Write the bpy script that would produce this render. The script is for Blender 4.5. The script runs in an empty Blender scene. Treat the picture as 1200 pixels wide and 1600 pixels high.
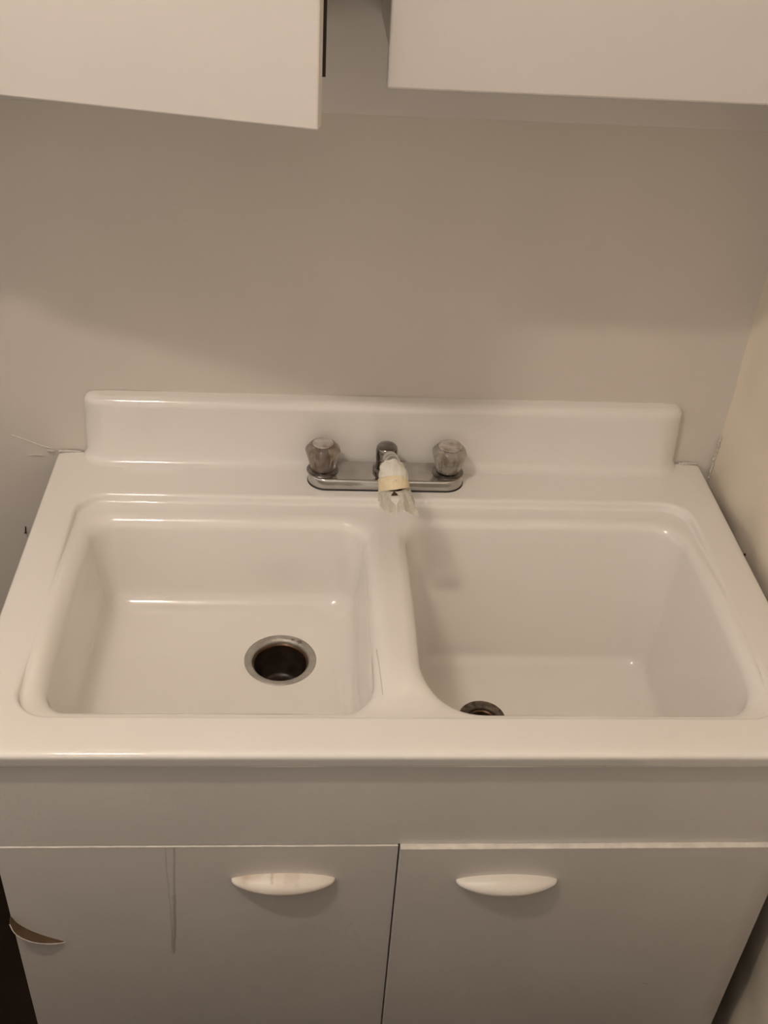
import bpy, bmesh, math, random
from mathutils import Vector, Matrix, noise
PI = math.pi
H = 0.90                      # height of the sink rim above the floor; shapes below are written relative to the rim
scn = bpy.context.scene
C = scn.collection

# ------------------------------------------------------------------ camera, world, lamp, exposure
cam = bpy.data.cameras.new('camera'); cam_o = bpy.data.objects.new('camera', cam); C.objects.link(cam_o)
cam.sensor_fit = 'VERTICAL'; cam.sensor_height = 32.0; cam.sensor_width = 24.0
cam.lens = 1683.245 / 1600 * 32.0
cam.clip_start = 0.02
rx, ry, rz = (0.99739848, -0.04718954, 0.05449232), (0.01634934, -0.58815486, -0.80858306), (0.07020659, 0.80737043, -0.58585325)
M = Matrix(((rx[0], -ry[0], -rz[0]), (rx[1], -ry[1], -rz[1]), (rx[2], -ry[2], -rz[2])))
cam_o.matrix_world = Matrix.Translation((-0.12740188, -1.50859343, 0.98274201 + H)) @ M.to_4x4()
scn.camera = cam_o

world = bpy.data.worlds.new('world'); scn.world = world; world.use_nodes = True
world.node_tree.nodes['Background'].inputs[0].default_value = (1.0, 0.86, 0.76, 1)
world.node_tree.nodes['Background'].inputs[1].default_value = 0.30
LAMP = (-0.76, -1.25, 1.92 + H)
LAMP_COLOR = (1.0, 0.86, 0.735)
LAMP_STRENGTH = 110.0
vs = scn.view_settings
vs.view_transform = 'Standard'; vs.look = 'None'; vs.gamma = 1.0; vs.use_curve_mapping = False
vs.exposure = 1.35

# ------------------------------------------------------------------ materials
def new_mat(name):
    m = bpy.data.materials.new(name); m.use_nodes = True
    return m, m.node_tree, m.node_tree.nodes['Principled BSDF']
def setin(b, **kw):
    for k, v in kw.items():
        i = b.inputs[k.replace('_', ' ')]
        i.default_value = v
def mat(name, col, rough=.5, metal=0, var=.04, scale=8, bump=0, bscale=60, coat=0, spec=.5, tint=None, detail=4):
    m, nt, b = new_mat(name)
    setin(b, Roughness=rough, Metallic=metal)
    b.inputs['Coat Weight'].default_value = coat
    b.inputs['Specular IOR Level'].default_value = spec
    tc = nt.nodes.new('ShaderNodeTexCoord')
    n = nt.nodes.new('ShaderNodeTexNoise'); n.inputs['Scale'].default_value = scale; n.inputs['Detail'].default_value = detail
    nt.links.new(tc.outputs['Object'], n.inputs['Vector'])
    r = nt.nodes.new('ShaderNodeValToRGB')
    t = tint if tint else tuple(c * (1 - var * 2) for c in col)
    r.color_ramp.elements[0].position = .3; r.color_ramp.elements[1].position = .7
    r.color_ramp.elements[0].color = (*t, 1); r.color_ramp.elements[1].color = (*col, 1)
    nt.links.new(n.outputs['Fac'], r.inputs['Fac'])
    nt.links.new(r.outputs['Color'], b.inputs['Base Color'])
    if bump:
        n2 = nt.nodes.new('ShaderNodeTexNoise'); n2.inputs['Scale'].default_value = bscale; n2.inputs['Detail'].default_value = 3
        nt.links.new(tc.outputs['Object'], n2.inputs['Vector'])
        bp = nt.nodes.new('ShaderNodeBump'); bp.inputs['Strength'].default_value = bump; bp.inputs['Distance'].default_value = .002
        nt.links.new(n2.outputs['Fac'], bp.inputs['Height']); nt.links.new(bp.outputs['Normal'], b.inputs['Normal'])
    m['col_out'] = r.name
    return m
def add_marks(m, segs, col, wob=.003, wscale=25):
    """thin stains or scratches along line segments given in object (x,z | x,y) coordinates: (axis pair, p0, p1, half width, strength)"""
    nt = m.node_tree; b = nt.nodes['Principled BSDF']
    src = b.inputs['Base Color'].links[0].from_socket
    geo = nt.nodes.new('ShaderNodeTexCoord')
    nz = nt.nodes.new('ShaderNodeTexNoise'); nz.inputs['Scale'].default_value = wscale; nz.inputs['Detail'].default_value = 3
    nt.links.new(geo.outputs['Object'], nz.inputs['Vector'])
    sub = nt.nodes.new('ShaderNodeVectorMath'); sub.operation = 'SUBTRACT'; sub.inputs[1].default_value = (.5, .5, .5)
    nt.links.new(nz.outputs['Color'], sub.inputs[0])
    sc = nt.nodes.new('ShaderNodeVectorMath'); sc.operation = 'SCALE'; sc.inputs['Scale'].default_value = wob * 2
    nt.links.new(sub.outputs[0], sc.inputs[0])
    add = nt.nodes.new('ShaderNodeVectorMath'); add.operation = 'ADD'
    nt.links.new(geo.outputs['Object'], add.inputs[0]); nt.links.new(sc.outputs[0], add.inputs[1])
    for (mask, p0, p1, hw, strength) in segs:
        mk = nt.nodes.new('ShaderNodeVectorMath'); mk.operation = 'MULTIPLY'; mk.inputs[1].default_value = mask
        nt.links.new(add.outputs[0], mk.inputs[0])
        a = Vector(p0); d = Vector(p1) - a; L2 = d.length_squared
        s1 = nt.nodes.new('ShaderNodeVectorMath'); s1.operation = 'SUBTRACT'; s1.inputs[1].default_value = a
        nt.links.new(mk.outputs[0], s1.inputs[0])
        dt = nt.nodes.new('ShaderNodeVectorMath'); dt.operation = 'DOT_PRODUCT'; dt.inputs[1].default_value = d / L2
        nt.links.new(s1.outputs[0], dt.inputs[0])
        cl = nt.nodes.new('ShaderNodeClamp'); nt.links.new(dt.outputs['Value'], cl.inputs['Value'])
        pv = nt.nodes.new('ShaderNodeVectorMath'); pv.operation = 'SCALE'; pv.inputs[0].default_value = d
        nt.links.new(cl.outputs[0], pv.inputs['Scale'])
        ds = nt.nodes.new('ShaderNodeVectorMath'); ds.operation = 'DISTANCE'
        nt.links.new(s1.outputs[0], ds.inputs[0]); nt.links.new(pv.outputs[0], ds.inputs[1])
        mr = nt.nodes.new('ShaderNodeMapRange'); mr.inputs['From Min'].default_value = hw; mr.inputs['From Max'].default_value = hw * .3
        mr.inputs['To Min'].default_value = 0; mr.inputs['To Max'].default_value = strength
        nt.links.new(ds.outputs['Value'], mr.inputs['Value'])
        mx = nt.nodes.new('ShaderNodeMix'); mx.data_type = 'RGBA'
        nt.links.new(mr.outputs[0], mx.inputs[0]); nt.links.new(src, mx.inputs[6]); mx.inputs[7].default_value = (*col, 1)
        src = mx.outputs[2]
    nt.links.new(src, b.inputs['Base Color'])

M_WALL = mat('wall_paint', (.685, .64, .575), .62, var=.035, scale=3, bump=.35, bscale=26)
M_WALLR = mat('wall_plaster', (.82, .745, .62), .55, var=.03, scale=5, bump=.6, bscale=18)
M_CEIL = mat('ceiling_paint', (.88, .87, .84), .8, var=.01)
M_FLOOR = mat('floor_vinyl', (.020, .012, .008), .8, spec=.1, var=.2, scale=14)
M_ROOM = mat('room_wall_paint', (.62, .55, .45), .7)
M_PORC = mat('porcelain_enamel', (.83, .81, .775), .045, var=0, scale=2.2, tint=(.82, .79, .735), coat=.3)
M_CAB = mat('cabinet_paint', (.66, .635, .60), .42, var=.03, scale=5, bump=.25, bscale=120)
M_DOORL = mat('door_paint_stained', (.66, .63, .59), .42, var=.03, scale=5, bump=.25, bscale=120)
M_DOORR = mat('door_paint', (.66, .63, .59), .42, var=.03, scale=4, bump=.25, bscale=120)
M_EDGE = mat('lit_edge_and_lip_paint', (.80, .76, .69), .5, var=.1, scale=60)
M_UPPER = mat('upper_door_paint', (.665, .635, .59), .5, var=.02, scale=4, bump=.2, bscale=60)
M_UPPER2 = mat('upper_door_paint_worn', (.625, .60, .565), .5, var=.02, scale=4, bump=.2, bscale=60)
M_BLOCKER = mat('light_blocker_top', (.30, .22, .15), .4, var=.15, scale=20)
M_BROWN = mat('brown_wood_and_shade', (.05, .03, .018), .7, var=.2, scale=40)
M_DARKIN = mat('cabinet_interior', (.06, .04, .028), .8)
M_CHROME = mat('chrome', (.60, .58, .56), .13, 1, var=.12, scale=30)
M_CHROME_D = mat('tarnished_chrome', (.34, .31, .29), .2, 1, var=.3, scale=40)
M_GASKET = mat('black_gasket', (.02, .017, .015), .6)
M_STEEL = mat('drain_steel', (.50, .47, .43), .42, .6, var=.12, scale=60, bump=.4, bscale=300)
M_STEEL_O = mat('drain_steel_grimy', (.22, .18, .14), .45, .75, var=.35, scale=110, bump=.6, bscale=400)
M_RUST = mat('rust_rim', (.13, .065, .03), .35, .5, var=.3, scale=80)
M_CUP = mat('drain_cup', (.055, .038, .028), .35, .3, var=.35, scale=50)
M_PIPE = mat('drain_hole', (.006, .005, .004), .5)
M_HANDLE = mat('handle_enamel', (.82, .78, .71), .35, var=.02, scale=30)
M_HANDLE_G = mat('handle_enamel_grimy', (.82, .78, .71), .4, scale=42, tint=(.78, .70, .60), detail=6)
M_CLOTH = mat('white_cloth', (.92, .89, .81), .9, var=.05, scale=60, bump=.8, bscale=500)
M_TAPE = mat('yellowed_tape', (.80, .69, .46), .55, var=.08, scale=50, bump=.3, bscale=200)
M_VENEER = mat('veneer_underside', (.12, .07, .035), .8, var=.15, scale=60)
M_RUSTN = mat('rusty_nail', (.06, .03, .018), .6, .4)
M_CAULK = mat('old_caulk', (.72, .69, .62), .6, var=.1, scale=90, bump=.8, bscale=200)
M_WOODTRIM = mat('batten_paint', (.70, .68, .65), .5, scale=4)
add_marks(M_DOORL, [((1, 0, 1), (-.2925, 0, H - .196), (-.3055, 0, H - .435), .0021, .42),
                    ((1, 0, 1), (-.3040, 0, H - .195), (-.3075, 0, H - .425), .0015, .26),
                    ((1, 0, 1), (-.2990, 0, H - .30), (-.3075, 0, H - .435), .004, .22)], (.21, .16, .115))
add_marks(M_HANDLE_G, [((1, 0, 1), (-.226, 0, H - .248), (-.204, 0, H - .252), .012, .35), ((1, 0, 1), (-.205, 0, H - .252), (-.185, 0, H - .249), .008, .22),
                       ((1, 0, 1), (-.168, 0, H - .250), (-.1675, 0, H - .2512), .0025, .35), ((1, 0, 1), (-.148, 0, H - .250), (-.135, 0, H - .252), .006, .22)], (.40, .25, .14), wob=.006, wscale=90)
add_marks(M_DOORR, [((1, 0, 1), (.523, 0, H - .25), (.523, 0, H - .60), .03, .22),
                    ((1, 0, 1), (.385, 0, H - .520), (.395, 0, H - .522), .002, .4)], (.33, .24, .16), wob=.006)
add_marks(M_PORC, [((1, 1, 0), (-.0335, -.455, 0), (-.0285, -.535, 0), .0009, .42),
                   ((1, 1, 0), (-.0700, -.475, 0), (-.0690, -.535, 0), .0008, .22)], (.20, .15, .11), wob=.0006)

_nt = M_CLOTH.node_tree; _b = _nt.nodes['Principled BSDF']; _o = _nt.nodes['Material Output']
_tr = _nt.nodes.new('ShaderNodeBsdfTranslucent'); _tr.inputs[0].default_value = (.92, .88, .80, 1)
_mx = _nt.nodes.new('ShaderNodeMixShader'); _mx.inputs[0].default_value = .15
_nt.links.new(_b.outputs[0], _mx.inputs[1]); _nt.links.new(_tr.outputs[0], _mx.inputs[2]); _nt.links.new(_mx.outputs[0], _o.inputs['Surface'])
def clear_mat(name, col, rough, mixd):
    m, nt, b = new_mat(name)
    setin(b, Roughness=rough); b.inputs['Base Color'].default_value = (*col, 1)
    b.inputs['Transmission Weight'].default_value = mixd; b.inputs['IOR'].default_value = 1.46
    n = nt.nodes.new('ShaderNodeTexNoise'); n.inputs['Scale'].default_value = 70
    tc = nt.nodes.new('ShaderNodeTexCoord'); nt.links.new(tc.outputs['Object'], n.inputs['Vector'])
    r = nt.nodes.new('ShaderNodeValToRGB'); r.color_ramp.elements[0].color = (col[0]*.55, col[1]*.45, col[2]*.35, 1); r.color_ramp.elements[1].color = (*col, 1)
    r.color_ramp.elements[0].position = .3; r.color_ramp.elements[1].position = .6
    nt.links.new(n.outputs['Fac'], r.inputs['Fac']); nt.links.new(r.outputs['Color'], b.inputs['Base Color'])
    return m
M_ACRYL = clear_mat('smoky_acrylic', (.80, .73, .66), .12, .80)
M_ACRYL2 = clear_mat('clear_acrylic', (.90, .86, .80), .12, .70)
M_CAP = clear_mat('acrylic_cap', (.90, .87, .83), .25, .45)
M_WATER = clear_mat('water', (1, 1, 1), .01, 1.0)
M_BULB, _nt, _b = new_mat('lamp_glow')
_b.inputs['Emission Color'].default_value = (*LAMP_COLOR, 1); _b.inputs['Emission Strength'].default_value = LAMP_STRENGTH

# ------------------------------------------------------------------ helpers
def tag(o, label=None, cat=None, group=None, kind=None):
    if label: o['label'] = label
    if cat: o['category'] = cat
    if group: o['group'] = group
    if kind: o['kind'] = kind
    return o
def empty(name, loc, label, cat, group=None):
    o = bpy.data.objects.new(name, None); C.objects.link(o); o.location = (loc[0], loc[1], loc[2] + H); o.empty_display_size = .05
    return tag(o, label, cat, group)
def world_loc(o):
    v = Vector((0, 0, 0))
    while o: v += o.location; o = o.parent
    return v
CAB = Vector((0, .005, -.0062))
def obj(name, bm, m, parent=None, smooth=True, ang=40, base=None):
    """bm verts are in rim-relative world space; mesh data stays aligned to world, object origin sits at the parent's base"""
    bmesh.ops.translate(bm, verts=bm.verts, vec=(0, 0, H))
    root = parent
    while root and root.parent: root = root.parent
    if root and root.name.startswith('base_cabinet'):
        for v in bm.verts:
            if v.co.z > .01: v.co += CAB
    bmesh.ops.recalc_face_normals(bm, faces=bm.faces)
    me = bpy.data.meshes.new(name)
    off = Vector((0, 0, 0))
    bm.to_mesh(me); bm.free()
    for p in me.polygons: p.use_smooth = smooth
    if smooth: me.set_sharp_from_angle(angle=math.radians(ang))
    me.materials.append(m)
    o = bpy.data.objects.new(name, me); C.objects.link(o)
    if parent:
        o.parent = parent
        o.matrix_parent_inverse = Matrix.Translation(-world_loc_m(parent))
    return o
def world_loc_m(o):
    bpy.context.view_layer.update()
    return o.matrix_world.translation.copy()
def box(bm, x0, x1, y0, y1, z0, z1, bev=0, seg=2, mtx=None):
    r = bmesh.ops.create_cube(bm, size=1)
    vs_ = r['verts']
    for v in vs_:
        v.co = Vector(((x0 + x1) / 2 + v.co.x * (x1 - x0), (y0 + y1) / 2 + v.co.y * (y1 - y0), (z0 + z1) / 2 + v.co.z * (z1 - z0)))
    if bev:
        es = list({e for v in vs_ for e in v.link_edges})
        g = bmesh.ops.bevel(bm, geom=es, offset=bev, segments=seg, affect='EDGES', profile=.5)
        vs_ = list({v for f in g['faces'] for v in f.verts} | {v for v in vs_ if v.is_valid})
    if mtx: bmesh.ops.transform(bm, matrix=mtx, verts=[v for v in vs_ if v.is_valid])
    return vs_
def boxobj(name, x0, x1, y0, y1, z0, z1, m, parent=None, bev=.0015, mtx=None):
    bm = bmesh.new(); box(bm, x0, x1, y0, y1, z0, z1, bev)
    if mtx: bmesh.ops.transform(bm, matrix=mtx, verts=bm.verts)
    return obj(name, bm, m, parent, smooth=False)
def rings(bm, rs, cap0=False, cap1=False, closed=True):
    """stack of equal length rings of points -> quads"""
    vr = [[bm.verts.new(p) for p in r] for r in rs]
    n = len(vr[0])
    for a, b in zip(vr, vr[1:]):
        for i in range(n if closed else n - 1):
            j = (i + 1) % n
            try: bm.faces.new((a[i], a[j], b[j], b[i]))
            except ValueError: pass
    if cap0: bm.faces.new(vr[0][::-1])
    if cap1: bm.faces.new(vr[-1])
    return vr
def rrect(x0, x1, y0, y1, r, z, nc=10, ns=8):
    """rounded rectangle ring; r may be one radius or four (front-left, front-right, back-right, back-left)"""
    if not isinstance(r, (tuple, list)): r = (r,) * 4
    cs = [((x0 + r[0], y0 + r[0]), r[0], PI), ((x1 - r[1], y0 + r[1]), r[1], 1.5 * PI), ((x1 - r[2], y1 - r[2]), r[2], 0), ((x0 + r[3], y1 - r[3]), r[3], .5 * PI)]
    pts = []
    arcs = []
    for (c, rr, a0) in cs:
        arcs.append([(c[0] + rr * math.cos(a0 + k / nc * PI / 2), c[1] + rr * math.sin(a0 + k / nc * PI / 2)) for k in range(nc + 1)])
    for i in range(4):
        pts += arcs[i]
        a, b = arcs[i][-1], arcs[(i + 1) % 4][0]
        for k in range(1, ns): t = k / ns; pts.append((a[0] + (b[0] - a[0]) * t, a[1] + (b[1] - a[1]) * t))
    return [Vector((p[0], p[1], z)) for p in pts]
def lathe(bm, prof, c, n=48, flute=None, axis=None, cap0=False, cap1=False):
    rs = []
    for k, (r, z) in enumerate(prof):
        ring = []
        for i in range(n):
            a = 2 * PI * i / n
            rr = r * (1 + (flute(a, k) if flute else 0))
            ring.append(Vector((rr * math.cos(a), rr * math.sin(a), z)))
        if axis is not None:
            q = Vector((0, 0, 1)).rotation_difference(axis)
            ring = [q @ p for p in ring]
        rs.append([p + Vector(c) for p in ring])
    return rings(bm, rs, cap0, cap1)
def catmull(pts, n=8):
    P = [Vector(p) for p in pts]; P = [P[0] * 2 - P[1]] + P + [P[-1] * 2 - P[-2]]
    out = []
    for i in range(1, len(P) - 2):
        for k in range(n):
            t = k / n
            out.append(.5 * ((2 * P[i]) + (-P[i-1] + P[i+1]) * t + (2*P[i-1] - 5*P[i] + 4*P[i+1] - P[i+2]) * t*t + (-P[i-1] + 3*P[i] - 3*P[i+1] + P[i+2]) * t**3))
    out.append(P[-2]); return out
def tube(bm, path, rad, n=20, cap=True, flat=1.0):
    rs = []
    up = Vector((1, 0, 0))
    for i, p in enumerate(path):
        t = (path[min(i + 1, len(path) - 1)] - path[max(i - 1, 0)]).normalized()
        u = (up - t * up.dot(t)).normalized(); w = t.cross(u)
        r = rad(i / (len(path) - 1)) if callable(rad) else rad
        rs.append([p + u * (r * math.cos(2 * PI * k / n)) + w * (r * flat * math.sin(2 * PI * k / n)) for k in range(n)])
    return rings(bm, rs, cap, cap)
def arc(c, r, a0, a1, n):
    return [(c[0] + r * math.cos(a0 + (a1 - a0) * k / n), c[1] + r * math.sin(a0 + (a1 - a0) * k / n)) for k in range(n + 1)]

# ------------------------------------------------------------------ room
def struct(name, bm, m, **kw):
    return tag(obj(name, bm, m, None, **kw), kind='structure')
def wall_grid(x0, x1, z0, z1, fn, nx, nz, back):
    bm = bmesh.new(); g = [[bm.verts.new(fn(x0 + (x1 - x0) * i / nx, z0 + (z1 - z0) * j / nz)) for j in range(nz + 1)] for i in range(nx + 1)]
    for i in range(nx):
        for j in range(nz): bm.faces.new((g[i][j], g[i+1][j], g[i+1][j+1], g[i][j+1]))
    ex = bmesh.ops.extrude_face_region(bm, geom=bm.faces[:])
    for v in [e for e in ex['geom'] if isinstance(e, bmesh.types.BMVert)]: v.co = back(v.co)
    return bm
def nz(x, y, s, seed=0): return noise.noise(Vector((x * s + seed, y * s, seed * 1.7)))
def back_fn(x, z):
    d = .0016 * nz(x, z, 3.2, 4) + .0007 * nz(x, z, 11, 9)
    # plaster swells into the right-hand corner
    k = max(0, (x - .50) / .065); d2 = -.004 * k * k * (1 if z < .35 else max(0, 1 - (z - .35) / .3))
    return Vector((x, .0025 + d + d2, z))
def right_fn(y, z):
    d = .006 * nz(y, z, 5, 2) + .0036 * nz(y, z, 13, 7)
    bulge = .010 * math.exp(-((z + .02) / .05) ** 2) * nz(y, z, 9, 12)
    k = max(0, 1 + y / .05) if y > -.05 else 0
    return Vector((.566 + d - abs(bulge) - .004 * k * k, y, z))
ROOM_X0, ROOM_Y0, CEIL = -2.1, -2.7, 2.12
struct('wall_back', wall_grid(ROOM_X0, .5672, -.9, CEIL, back_fn, 240, 200, lambda c: Vector((c.x, .10, c.z))), M_WALL)
struct('wall_right', wall_grid(ROOM_Y0, .0, -.9, CEIL, right_fn, 240, 260, lambda c: Vector((.67, c.y, c.z))), M_WALLR)
def slab(name, a, m):
    bm = bmesh.new(); box(bm, *a); struct(name, bm, m, smooth=False)
slab('floor', (ROOM_X0 - .1, .67, ROOM_Y0 - .1, .1, -1.0, -.9), M_FLOOR)
slab('ceiling', (ROOM_X0 - .1, .67, ROOM_Y0 - .1, .1, CEIL, CEIL + .1), M_CEIL)
slab('wall_left', (ROOM_X0 - .1, ROOM_X0, ROOM_Y0, .1, -.9, .15), M_ROOM)
bm = bmesh.new(); box(bm, -1.4, .5615, -.011, .004, .560, .80, .004)
struct('trim_1', bm, M_WOODTRIM)

oc = empty('added_light_blocker', (-.7, -1.75, -.90), 'unseen dark counter block added behind the camera to hold back low light', 'counter')  # unseen block, added to keep low front light off the sink cabinet
boxobj('blocker_body', ROOM_X0 + .01, .555, -2.0, -1.42, -.90, -.04, M_BROWN, oc, .002)
boxobj('blocker_top', ROOM_X0 + .01, .555, -2.02, -1.38, -.039, 0.0, M_BLOCKER, oc, .004)
# ------------------------------------------------------------------ ceiling lamp (above and to the left, outside the frame)
lt = empty('ceiling_light', (LAMP[0], LAMP[1], CEIL), 'small ceiling light with a metal plate and three round glowing bulbs', 'ceiling light')
bm = bmesh.new(); rings(bm, [rrect(LAMP[0]-.15, LAMP[0]+.15, LAMP[1]-.05, LAMP[1]+.05, .03, z) for z in (CEIL - .025, CEIL)], True, True)
obj('canopy_plate', bm, M_CHROME, lt)
for k in (-1, 0, 1):
    bm = bmesh.new(); lathe(bm, [(.014, CEIL - .025), (.014, LAMP[2] - H + .03)], (LAMP[0] + .078 * k, LAMP[1], 0), 16, None, None, True, True)
    obj('bulb_socket', bm, M_CHROME, lt)
    bm = bmesh.new(); bmesh.ops.create_uvsphere(bm, u_segments=24, v_segments=14, radius=.034)
    bmesh.ops.translate(bm, verts=bm.verts, vec=(LAMP[0] + .078 * k, LAMP[1], LAMP[2] - H))
    obj('bulb', bm, M_BULB, lt)

# ------------------------------------------------------------------ sink
XE, YF = .5385, -.645
sink = empty('double_sink', (0, -.32, -.03), 'wide glossy white enamel double-bowl sink top with backsplash, in the corner on the cabinet', 'sink')
bm = bmesh.new()
NC, NS = 12, 10
def outer(inset, z, rc): return rrect(-XE + inset, XE - inset, YF + inset, -.001, (rc, rc, .004, .004), z, NC, NS)
R0 = .018
rs = [outer(.018, -.0275, .010), outer(.0075, -.0290, .020), outer(.0052, -.0287, .022), outer(.0042, -.0272, .023), outer(.0030, -.0220, .024)]
for d, z in [(.0015, -.0150), (.0004, -.0105), (0, -.0078), (.0004, -.0056), (.0016, -.0037), (.0036, -.0023), (.0065, -.0014), (.0105, -.0008), (.016, -.0004), (.0225, -.0001), (.029, 0), (.0305, 0)]:
    rs.append(outer(d, z, .026))
vo = rings(bm, rs)
top_loop = vo[-1]
# recess that holds both bowls, a step below the rim
RX, RY0, RY1 = .4875, -.5885, -.1125
def rec(inset, z, rc=.05): return rrect(-RX + inset, RX - inset, RY0 + inset, RY1 - inset, max(rc - inset, .005), z, NC, NS)
rs = [rec(-.0015, 0), rec(0, 0)]
r1, r2, RD = .006, .005, .014
rs += [rec(p[0], p[1]) for p in [(r1 * math.sin(a), -r1 + r1 * math.cos(a)) for a in [k / 5 * PI / 2 * .95 for k in range(1, 6)]]]
x_ = r1 * math.sin(PI / 2 * .95)
rs += [rec(x_ + .0006 + r2 * (1 - math.cos(a)), -RD + r2 * (1 - math.sin(a))) for a in [k / 5 * PI / 2 for k in range(6)]]
vr = rings(bm, rs)
rim_in, rec_in = vr[0], vr[-1]
# flat rim between the two loops (same number of points)
n = len(top_loop)
for i in range(n):
    j = (i + 1) % n
    bm.faces.new((top_loop[i], top_loop[j], rim_in[j], rim_in[i]))
def bowl(x0, x1, y0, y1, rc, zt, zf, taper, rconv, rconc, drain, rdrain, zd, kb=1.0):
    prof = [(0, zt, 0)]
    for k in range(1, 7):
        a = k / 6 * PI / 2 * .96
        prof.append((rconv * math.sin(a), zt - rconv * (1 - math.cos(a))))
    dw = prof[-1][0]; zw = prof[-1][1]
    zc = zf + rconc
    for t in (.25, .5, .75, 1): prof.append((dw + taper * t, zw + (zc - zw) * t))
    for k in range(1, 9):
        a = k / 8 * PI / 2
        prof.append((dw + taper + rconc * (1 - math.cos(a)), zc - rconc * math.sin(a)))
    rs = []
    for p in prof:
        d = p[0]
        rs.append(rrect(x0 + d, x1 - d, y0 + d, y1 - d - max(0, d - dw) * (kb - 1), tuple(max(r - d * .45, .015) for r in rc), p[1], NC, NS))
    last = rs[-1]
    cx, cy = drain
    circ = []
    for p in last:
        a = math.atan2(p.y - cy, p.x - cx); circ.append(Vector((cx + rdrain * math.cos(a), cy + rdrain * math.sin(a), zd)))
    for t in (.1, .25, .42, .6, .78, .92, 1.0):
        ring = [p.lerp(q, t) for p, q in zip(last, circ)]
        for v in ring: v.z = zf + (zd - zf) * (t ** 1.3)
        rs.append(ring)
    rs.append([Vector((p.x * .97 + cx * .03, p.y * .97 + cy * .03, zd - .006)) for p in circ])
    return rings(bm, rs)[0]
DL, DR = (-.166, -.309), (.1505, -.3395)
bl = bowl(-.4755, -.018, -.5762, -.1445, (.045, .055, .05, .045), -RD, -.165, .010, .022, .034, DL, .0535, -.169)
br = bowl(.006, .4755, -.5762, -.1445, (.090, .055, .055, .055), -RD, -.260, .026, .018, .028, DR, .0360, -.263, 2.1)
# recess floor around the two bowl mouths (flat, with holes)
def loop_edges(loop): return [bm.edges.get((loop[i], loop[(i + 1) % len(loop)])) for i in range(len(loop))]
es = loop_edges(rec_in) + loop_edges(bl) + loop_edges(br)
bmesh.ops.triangle_fill(bm, use_beauty=True, use_dissolve=False, edges=es, normal=(0, 0, 1))
for v in bm.verts:          # the step round the bowls is deep behind them and fades out towards the sides
    x, y, z = v.co
    if abs(x) < RX + .0005 and RY0 - .0005 < y < RY1 + .0005 and -.12 < z < -.0001:
        f = min(1, max(0, (y + .34) / .17, (-.49 - y) / .07)); f = f * f * (3 - 2 * f)
        g = min(1, -z / RD) if z > -RD else max(0, 1 - (-RD - z) / .10)
        v.co.z += RD * .97 * (1 - f) * g
# backsplash: one swept profile with rounded ends
prof = [(.0475, .0002)] + [(.0475 - .0165 * math.sin(a) , .0002 + .0165 * (1 - math.cos(a))) for a in [k / 7 * PI / 2 for k in range(1, 8)]]
prof += [(.0300, .035), (.0290, .06), (.0278, .085)]
prof += [(.0278 - .014 * (1 - math.cos(a)), .0985 + .0165 * math.sin(a)) for a in [k / 8 * PI / 2 for k in range(0, 9)]]
prof += [(.007, .1155), (.0, .116)]
XC = .447
stations = [(-XC, PI - PI * k / 2 / 10) for k in range(0, 10)] + [(-XC + 2 * XC * k / 20, PI / 2) for k in range(21)] + [(XC, PI / 2 - PI * k / 2 / 10) for k in range(1, 11)]
rs = [[Vector((sx + d * (1.40 if d < .031 else 1.40 - .40 * (d - .03) / .018) * math.cos(a), -d * math.sin(a) + .0022, z)) for d, z in prof] for sx, a in stations]
rings(bm, rs, closed=False)
basin = obj('basin', bm, M_PORC, sink, ang=62)
def drain(c, zf, ro, ri, m1, depth, mcup, rhole, nick):
    bm = bmesh.new()
    cx, cy = c
    pr = [(ro, zf - .004), (ro, zf + .0006), (ro - .001, zf + .0016), (ri + .006, zf + .0006), (ri + .002, zf - .0005), (ri, zf - .003), (ri, zf - .007)]
    lathe(bm, pr, (cx, cy, 0), 64)
    f = obj('drain_flange', bm, m1, sink)
    bm = bmesh.new(); lathe(bm, [(ri - .0002, zf - .006), (ri - .0025, zf - .0075), (ri - .003, zf - .011), (ri - .001, zf - .013)], (cx, cy, 0), 64)
    obj('rusty_ring', bm, M_RUST, f)
    bm = bmesh.new(); lathe(bm, [(ri - .001, zf - .012), (ri - .004, zf - depth * .6), (ri - .010, zf - depth * .92), (ri - .016, zf - depth), (rhole, zf - depth), (rhole, zf - depth - .03)], (cx, cy, 0), 48, None, None, False, False)
    cup = obj('drain_cup', bm, mcup, f)
    bm = bmesh.new(); lathe(bm, [(rhole + .0005, zf - depth - .001), (rhole * .9, zf - depth - .05), (rhole * .85, zf - depth - .055)], (cx, cy, 0), 32, None, None, False, True)
    obj('drain_pipe', bm, M_PIPE, f)
    return f
drain(DL, -.169, .0548, .0425, M_STEEL, .062, M_CUP, .020, None)
drain(DR, -.263, .0370, .0238, M_STEEL_O, .035, M_CUP, .014, None)

# water droplets on the left drain flange
for k, (dx, dy, r, lab) in enumerate([(.018, .0450, .0026, 'flat clear water droplet on the steel flange of the left drain, further from the camera'),
                                      (.0285, .0385, .0036, 'larger bright water droplet on the left drain flange, nearer its right edge')]):
    bm = bmesh.new(); c = (DL[0] + dx, DL[1] + dy, -.1682)
    lathe(bm, [(r * math.cos(a), r * .55 * math.sin(a)) for a in [i / 6 * PI / 2 * .97 for i in range(7)]], c, 20, None, None, True, True)
    tag(obj('water_droplet', bm, M_WATER), lab, 'water droplet', 'water droplets on the left drain')

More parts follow.
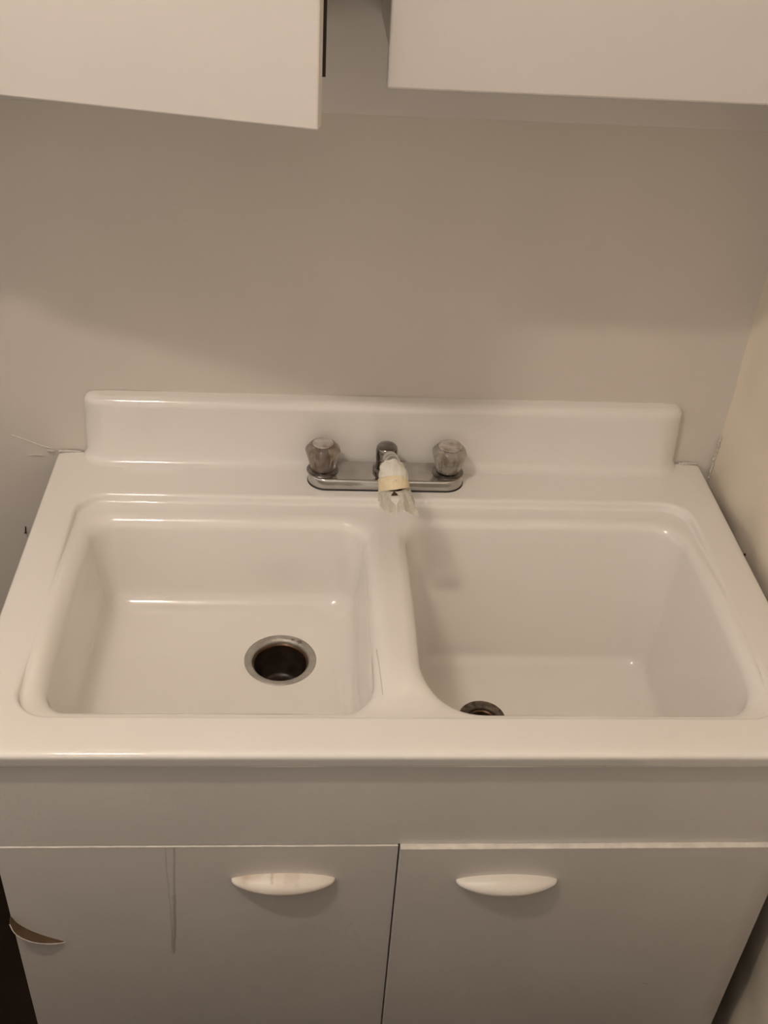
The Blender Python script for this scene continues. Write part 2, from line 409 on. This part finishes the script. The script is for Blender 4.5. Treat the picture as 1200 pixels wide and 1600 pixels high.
# ------------------------------------------------------------------ faucet
FX, FY = -.004, -.0665
fc = empty('kitchen_faucet', (FX, FY, 0), 'chrome two-handle faucet with fluted acrylic knobs behind the sink bowls', 'faucet')
bm = bmesh.new()
def stad(inset, z): return rrect(-.1292 + inset, .1222 - inset, -.0985 + inset, -.0365 - inset, .0305 - inset, z, 12, 10)
rings(bm, [stad(-.0006, .0003), stad(-.0006, .0016), stad(.0002, .0026)], False, True)
obj('gasket', bm, M_GASKET, fc)
bm = bmesh.new()
rings(bm, [stad(.0006, .0024), stad(.0002, .004), stad(.002, .0155), stad(.0028, .0175), stad(.0042, .0186), stad(.006, .0188)], True, True)
obj('base_plate', bm, M_CHROME, fc)
def knob(x, y, m, rot, lab, capr):
    bm = bmesh.new()
    lathe(bm, [(.0255, .0186), (.0255, .0200), (.023, .0222), (.0185, .0236), (.012, .0240)], (x, y, 0), 40, None, None, True, True)
    obj('valve_collar', bm, M_CHROME_D, fc)
    bm = bmesh.new()
    pr = [(.008, .0245), (.0190, .0245), (.0208, .0258), (.0225, .033), (.0252, .043), (.0278, .051), (.0285, .0555), (.0272, .0600), (.0220, .0655), (.0185, .0678), (.0165, .0680)]
    def fl(a, k):
        w = [0, 0, .25, .8, 1, 1, .8, .5, .3, .1, 0][k]
        return -.05 * w * abs(math.sin(4 * (a + rot))) - .035 * w * (1 if k < 6 else .2) * abs(math.sin(14 * (a + rot)))
    lathe(bm, pr, (x, y, 0), 144, fl, None, True, True)
    k = obj('knob', bm, m, fc, ang=50)
    if lab: k['label'] = lab
    bm = bmesh.new(); lathe(bm, [(capr - .001, .0678), (capr, .0688), (capr - .0008, .0700), (capr - .003, .0706), (.005, .0709)], (x, y, 0), 40, None, None, True, True)
    obj('knob_cap', bm, M_CAP, k)
    bm = bmesh.new(); lathe(bm, [(.0105, .0250), (.0105, .042), (.006, .048), (.006, .062)], (x, y, 0), 20, None, None, True, True)
    obj('knob_stem', bm, M_RUST, k)
knob(-.1055, FY, M_ACRYL, .1, 'brownish smoky fluted acrylic knob', .0165)
knob(.0965, FY, M_ACRYL2, .3, 'clearer fluted acrylic knob', .0190)
bm = bmesh.new()
lathe(bm, [(.0210, .0186), (.0210, .024), (.0168, .0265), (.0162, .042), (.0168, .0435), (.0172, .0455), (.0168, .0475), (.0172, .050), (.0174, .058), (.0165, .0635), (.0140, .0665), (.008, .0678), (.001, .068)], (FX, FY, 0), 48, None, None, True, True)
obj('spout_post', bm, M_CHROME_D, fc)
sp = catmull([(FX, FY - .006, .036), (FX - .001, FY - .040, .050), (FX - .002, -.150, .096), (FX - .004, -.205, .127), (FX - .006, -.240, .147), (FX - .007, -.262, .151), (FX - .006, -.2745, .142), (FX - .005, -.2775, .128)], 8)
bm = bmesh.new(); tube(bm, sp, lambda t: .0118 - .001 * t, 24)
obj('spout', bm, M_CHROME, fc)
bm = bmesh.new(); tube(bm, [sp[-3], sp[-1], sp[-1] + Vector((.0003, -.001, -.004))], .0128, 24)
obj('aerator', bm, M_RUST, fc)

# cloth wrapped round the spout's mouth
rag = empty('cloth_rag', (FX - .006, -.28, .11), 'crumpled white cloth bandaged round the tip of the faucet spout with yellowed tape', 'cloth')
def wrap(pts, rads, name, m, wr, seed, parent, n=56, thick=.0012):
    path = catmull(pts, 7); bm = bmesh.new(); rs = []
    L = len(path)
    for i, p in enumerate(path):
        t = (path[min(i + 1, L - 1)] - path[max(i - 1, 0)]).normalized()
        u = (Vector((1, 0, 0)) - t * t.x).normalized(); w = t.cross(u)
        s = i / (L - 1) * (len(rads) - 1); k = min(int(s), len(rads) - 2); r = rads[k] + (rads[k + 1] - rads[k]) * (s - k)
        ring = []
        for j in range(n):
            a = 2 * PI * j / n
            d = wr(i / (L - 1)) * (noise.noise(Vector((math.cos(a) * 2.2 + seed, math.sin(a) * 2.2, i * .16))) + .6 * noise.noise(Vector((math.cos(a) * 6, math.sin(a) * 6 + seed, i * .12))))
            ring.append(p + (u * math.cos(a) + w * math.sin(a)) * (r + d))
        rs.append(ring)
    def shrink(ring, k):
        c = sum(ring, Vector()) / len(ring); return [c.lerp(q, k) for q in ring]
    rs = [shrink(rs[0], .72), shrink(rs[0], .9)] + rs + [shrink(rs[-1], .93), shrink(rs[-1], .8)]
    rings(bm, rs)
    return obj(name, bm, m, parent, ang=75)
A = Vector((FX - .007, -.2560, .1500)); Bv = Vector((FX - .0065, -.2690, .1470)); Cv = Vector((FX - .006, -.2770, .1390)); Dv = Vector((FX - .0045, -.2830, .1310)); Ev = Vector((FX - .001, -.2960, .1180))
wrap([A, Bv, Cv], [.0170, .0195, .0208], 'cloth_band', M_CLOTH, lambda t: .0026, 1.3, rag)
wrap([Bv.lerp(Cv, .45), Cv, Cv.lerp(Dv, .95)], [.0208, .0217, .0214], 'tape', M_TAPE, lambda t: .0012, 5.1, rag)['label'] = 'yellowed translucent tape'
# ruffled open skirt of cloth below the tape with a split at the front and a pointed flap on the right
bm = bmesh.new(); rs = []
NJ = 120
for i in range(19):
    t = i / 18; p = Cv.lerp(Dv, .05).lerp(Ev, t); ring = []
    for j in range(NJ + 1):
        a0 = -PI / 2 + .02 + (2 * PI - .04) * j / NJ      # seam faces the camera (-y)
        r = .0204 + .0030 * t
        fold = .0022 * t ** .6 * math.sin(15 * a0 + 1.5 * math.sin(3 * a0)) + .0016 * t * math.sin(31 * a0 + 1)
        gap = .27 * math.sin(PI * min(1, t / .62)) if t < .62 else 0
        a = a0 + (gap if j < NJ / 2 else -gap) * math.exp(-min(j, NJ - j) / 12)
        flap = math.exp(-((a0 - (-.80)) / .24) ** 2) * t ** 1.8
        ln = Vector((0, 0, -.006 * t * noise.noise(Vector((math.cos(a0) * 2.5, math.sin(a0) * 2.5, 3)))))
        rr = r + fold
        ring.append(p + Vector((math.cos(a), math.sin(a) * .95, 0)) * rr + ln + Vector((.013, -.001, -.010)) * flap)
    rs.append(ring)
rings(bm, rs, closed=False)
bmesh.ops.solidify(bm, geom=bm.faces[:], thickness=.0011)
obj('cloth_skirt', bm, M_CLOTH, rag)

# ------------------------------------------------------------------ base cabinet
cb = empty('base_cabinet', (0, -.31, -.90), 'worn white painted double-door sink cabinet carrying the enamel sink', 'cabinet')
bm = bmesh.new()
XB = .5200
for (x0, x1, y0, y1, z0, z1) in ((-XB, -XB + .018, -.612, -.02, -.90, -.0205), (XB - .018, XB, -.612, -.02, -.90, -.0205), (-XB + .018, XB - .018, -.612, -.02, -.80, -.782), (-XB + .018, XB - .018, -.03, -.02, -.78, -.35), (-XB, XB, -.56, -.55, -.90, -.80)):
    box(bm, x0, x1, y0, y1, z0, z1)
obj('carcass', bm, M_BROWN, cb, smooth=False)
boxobj('front_panel', -XB, XB, -.632, -.612, -.1865, -.0205, M_CAB, cb, .0008)
def door(name, x0, x1, yf, ztop, zb, m, parent):
    return boxobj('door', x0, x1, yf, yf + .017, zb, ztop, m, parent, .0012)
dl = door('door', -.5208, -.0022, -.6335, -.1882, -.79, M_DOORL, cb); dl['label'] = 'left door with brown drip stain and torn edge'
dr = door('door', -.0004, .5208, -.6400, -.1870, -.79, M_DOORR, cb); dr['label'] = 'right door standing slightly proud'
# chipped top edge of the doors, lamp light on it put into a paler colour
random.seed(5)
def edge_strip(x0, x1, ya, yb, z, parent):
    bm = bmesh.new(); N = 90; rs = []
    for i in range(N + 1):
        x = x0 + (x1 - x0) * i / N; j = .0004 * noise.noise(Vector((x * 60, z, 3)))
        rs.append([Vector((x, ya - .0002, z - .0016 + j)), Vector((x, ya - .0003, z + .0002 + j)), Vector((x, ya + .001, z + .0007)), Vector((x, yb + j, z + .0007)), Vector((x, yb, z - .0016))])
    rings(bm, rs, True, True)
    return obj('top_edge', bm, M_EDGE, parent)
edge_strip(-.515, -.0035, -.6335, -.6322, -.1887, dl)
edge_strip(.0002, .5200, -.6400, -.6318, -.1875, dr)
def pull(xc, zt, yd, m, parent, hl=.0685, chip=False):
    bm = bmesh.new(); N = 40; rs = []
    sec = [(0, 0), (.006, .0010), (.013, -.001), (.020, -.006), (.0235, -.013), (.0235, -.019), (.0200, -.0235), (.0140, -.0240), (.0095, -.0215), (.005, -.017), (0, -.013)]
    for i in range(N + 1):
        s = -1 + 2 * i / N
        w = max(0.0, 1 - abs(s) ** 2.15) ** .82
        wz = .12 + .88 * w; wy = .22 + .78 * w
        if abs(s) > .995: wz *= .75; wy *= .8
        x = xc + hl * s
        z0 = zt - .0015 - .0105 * (1 - w) 
        rs.append([Vector((x, yd - d * wy, z0 + z * .86 * wz)) for d, z in sec])
    rings(bm, rs, True, True)
    return obj('handle', bm, m, parent, ang=60)
h1 = pull(-.1525, -.2440, -.6335, M_HANDLE_G, dl); h1['label'] = 'white boat-shaped handle, grimy and chipped at its left end'
h2 = pull(.1475, -.2410, -.6400, M_HANDLE, dr)
# torn veneer curl at the left door's outer edge
bm = bmesh.new(); N = 24; rs = []
top = catmull([(-.5207, -.3375), (-.5130, -.3530), (-.4960, -.3700), (-.4770, -.3830), (-.4590, -.3930)], 6)
for i, q in enumerate(catmull([(-.5207, 0, -.3370), (-.5140, 0, -.3540), (-.4980, 0, -.3720), (-.4780, 0, -.3860), (-.4560, 0, -.3980)], 6)):
    t = i / 24
    out = .0150 * math.sin(PI * min(1, .22 + t * .78)) ** .8
    a = Vector((q.x, -.6336, q.z)); ring = []
    for k in range(7):
        s = k / 6
        ring.append(a + Vector((+.0010 * s, -out * s, -.0015 * s * s * (1 - t) + .0020 * math.sin(PI * s) * (1 - t))))
    rs.append(ring)
rings(bm, rs, closed=False)
bmesh.ops.recalc_face_normals(bm, faces=bm.faces)
bmesh.ops.solidify(bm, geom=bm.faces[:], thickness=.0009)
obj('peeling_veneer', bm, M_VENEER, dl)['label'] = 'brown curl of torn veneer'
# pale broken lip of the curl
bm = bmesh.new()
lip = [r[-1] + Vector((0, -.0003, -.0002)) for r in rs]
tube(bm, lip, .0007, 6); obj('veneer_lip', bm, M_EDGE, bpy.data.objects['peeling_veneer'] if False else dl)

# ------------------------------------------------------------------ wall cabinets
wl = empty('wall_cabinet', (-.34, -.15, .683), 'white wall cabinet with its door ajar, hanging above the left bowl', 'cabinet')
bm = bmesh.new()
for b in ((-.64, -.625, -.300, -.013, .683, 1.42), (-.132, -.117, -.300, -.013, .683, 1.42), (-.625, -.132, -.300, -.013, .683, .698), (-.625, -.132, -.300, -.013, 1.405, 1.42), (-.625, -.132, -.03, -.014, .698, 1.405)): box(bm, *b)
obj('carcass', bm, M_UPPER, wl, smooth=False)
bm = bmesh.new()
for b in ((-.64, -.605, -.312, -.300, .683, 1.42), (-.152, -.1165, -.312, -.300, .683, 1.42), (-.605, -.152, -.312, -.300, .683, .705), (-.605, -.152, -.312, -.300, 1.39, 1.42)): box(bm, *b)
obj('face_frame', bm, M_BROWN, wl, smooth=False)  # dark brown here stands in for the ajar door's shadow on the frame
ang = math.atan2(-.0940, .412)
HX, HY = -.586, -.3087
ws = empty('wall_cabinet', (-.95, -.15, .683), 'white wall cabinet with closed door beside the ajar one, unseen, added to carry on the wall shadow', 'cabinet')  # unseen neighbour, added so the wall shadow runs on to the left
boxobj('carcass', -1.25, -.642, -.300, -.013, .683, 1.42, M_UPPER, ws, .001)
boxobj('door', -1.25, -.650, -.318, -.3, .657, 1.44, M_UPPER, ws, .002)
mt = Matrix.Translation((HX, HY, 0)) @ Matrix.Rotation(ang, 4, 'Z')
boxobj('door', 0, .4738, 0, .017, .657, 1.44, M_UPPER, wl, .0018, mtx=mt)
wr_ = empty('wall_cabinet', (.25, -.15, .69), 'white wall cabinet with closed door, hanging above the right bowl', 'cabinet')
bm = bmesh.new(); box(bm, -.044, .5600, -.302, -.013, .690, 1.42, .001); obj('carcass', bm, M_CAB, wr_)
boxobj('door', -.0512, .540, -.320, -.302, .6757, 1.44, M_UPPER2, wr_, .0025)

# ------------------------------------------------------------------ small marks on the walls
def nail(x, y, z, d, L, r, label, head=True):
    bm = bmesh.new(); d = Vector(d).normalized()
    p = Vector((x, y, z)); tube(bm, [p - d * .006, p + d * L], r, 10)
    if head: tube(bm, [p + d * L, p + d * (L + .0012)], r * 2.0, 12)
    return tag(obj('nail', bm, M_RUSTN), label, 'nail')
nail(-.6120, .004, -.1560, (-.05, -.55, -1), .0125, .0012, 'small dark rusty nail in the back wall left of the sink')
nail(.5680, -.200, -.040, (-1, -.1, .25), .006, .0012, 'tiny dark bent nail in the right wall beside the sink edge')
# caulk and plaster ridges where rim meets the wall
def ridge(pts, r, seed, name='caulk_bead', m=M_CAULK):
    path = catmull([(x, min(y, back_fn(x, z).y + .0003) if m is not M_CAULK else y, z) for x, y, z in pts], 8)
    bm = bmesh.new(); tube(bm, path, lambda t: r * (.35 + .9 * abs(noise.noise(Vector((t * 9 + seed, seed, 0)))) + .25 * math.sin(PI * t)), 10)
    return obj(name, bm, m, bpy.data.objects['wall_back'])
ridge([(-.610, .0052, .028), (-.590, .0042, .020), (-.570, .004, .011), (-.552, .003, .004)], .0018, 1, 'plaster_ridge', M_WALL)
ridge([(-.554, -.001, .003), (-.549, -.002, .002), (-.5435, -.001, .0015)], .0034, 4, 'plaster_ridge')
ridge([(-.536, -.0012, .0015), (-.515, -.0016, .002), (-.500, -.0016, .001)], .0028, 2)
ridge([(.500, -.0016, .001), (.515, -.0016, .002), (.5330, -.0010, .0015)], .0030, 8)
ridge([(.5605, -.004, .060), (.5598, -.006, .035), (.5600, -.005, .012), (.5590, -.006, -.01), (.5600, -.004, -.03)], .0028, 5)
ridge([(-.588, .0015, -.0095), (-.572, .0012, -.009), (-.562, .0015, -.010)], .0012, 11, 'plaster_ridge')
random.seed(11)
bm = bmesh.new()
for k in range(26):
    z = .055 - .085 * k / 25 + random.uniform(-.002, .002)
    r = random.uniform(.0006, .0020)
    s = bmesh.ops.create_icosphere(bm, subdivisions=1, radius=r)
    bmesh.ops.translate(bm, verts=s['verts'], vec=(.5575 + random.uniform(-.0015, .003), -.0085 + random.uniform(-.002, .002), z))
tag(obj('plaster_crumbs', bm, M_CAULK, bpy.data.objects['wall_right']), kind='stuff')
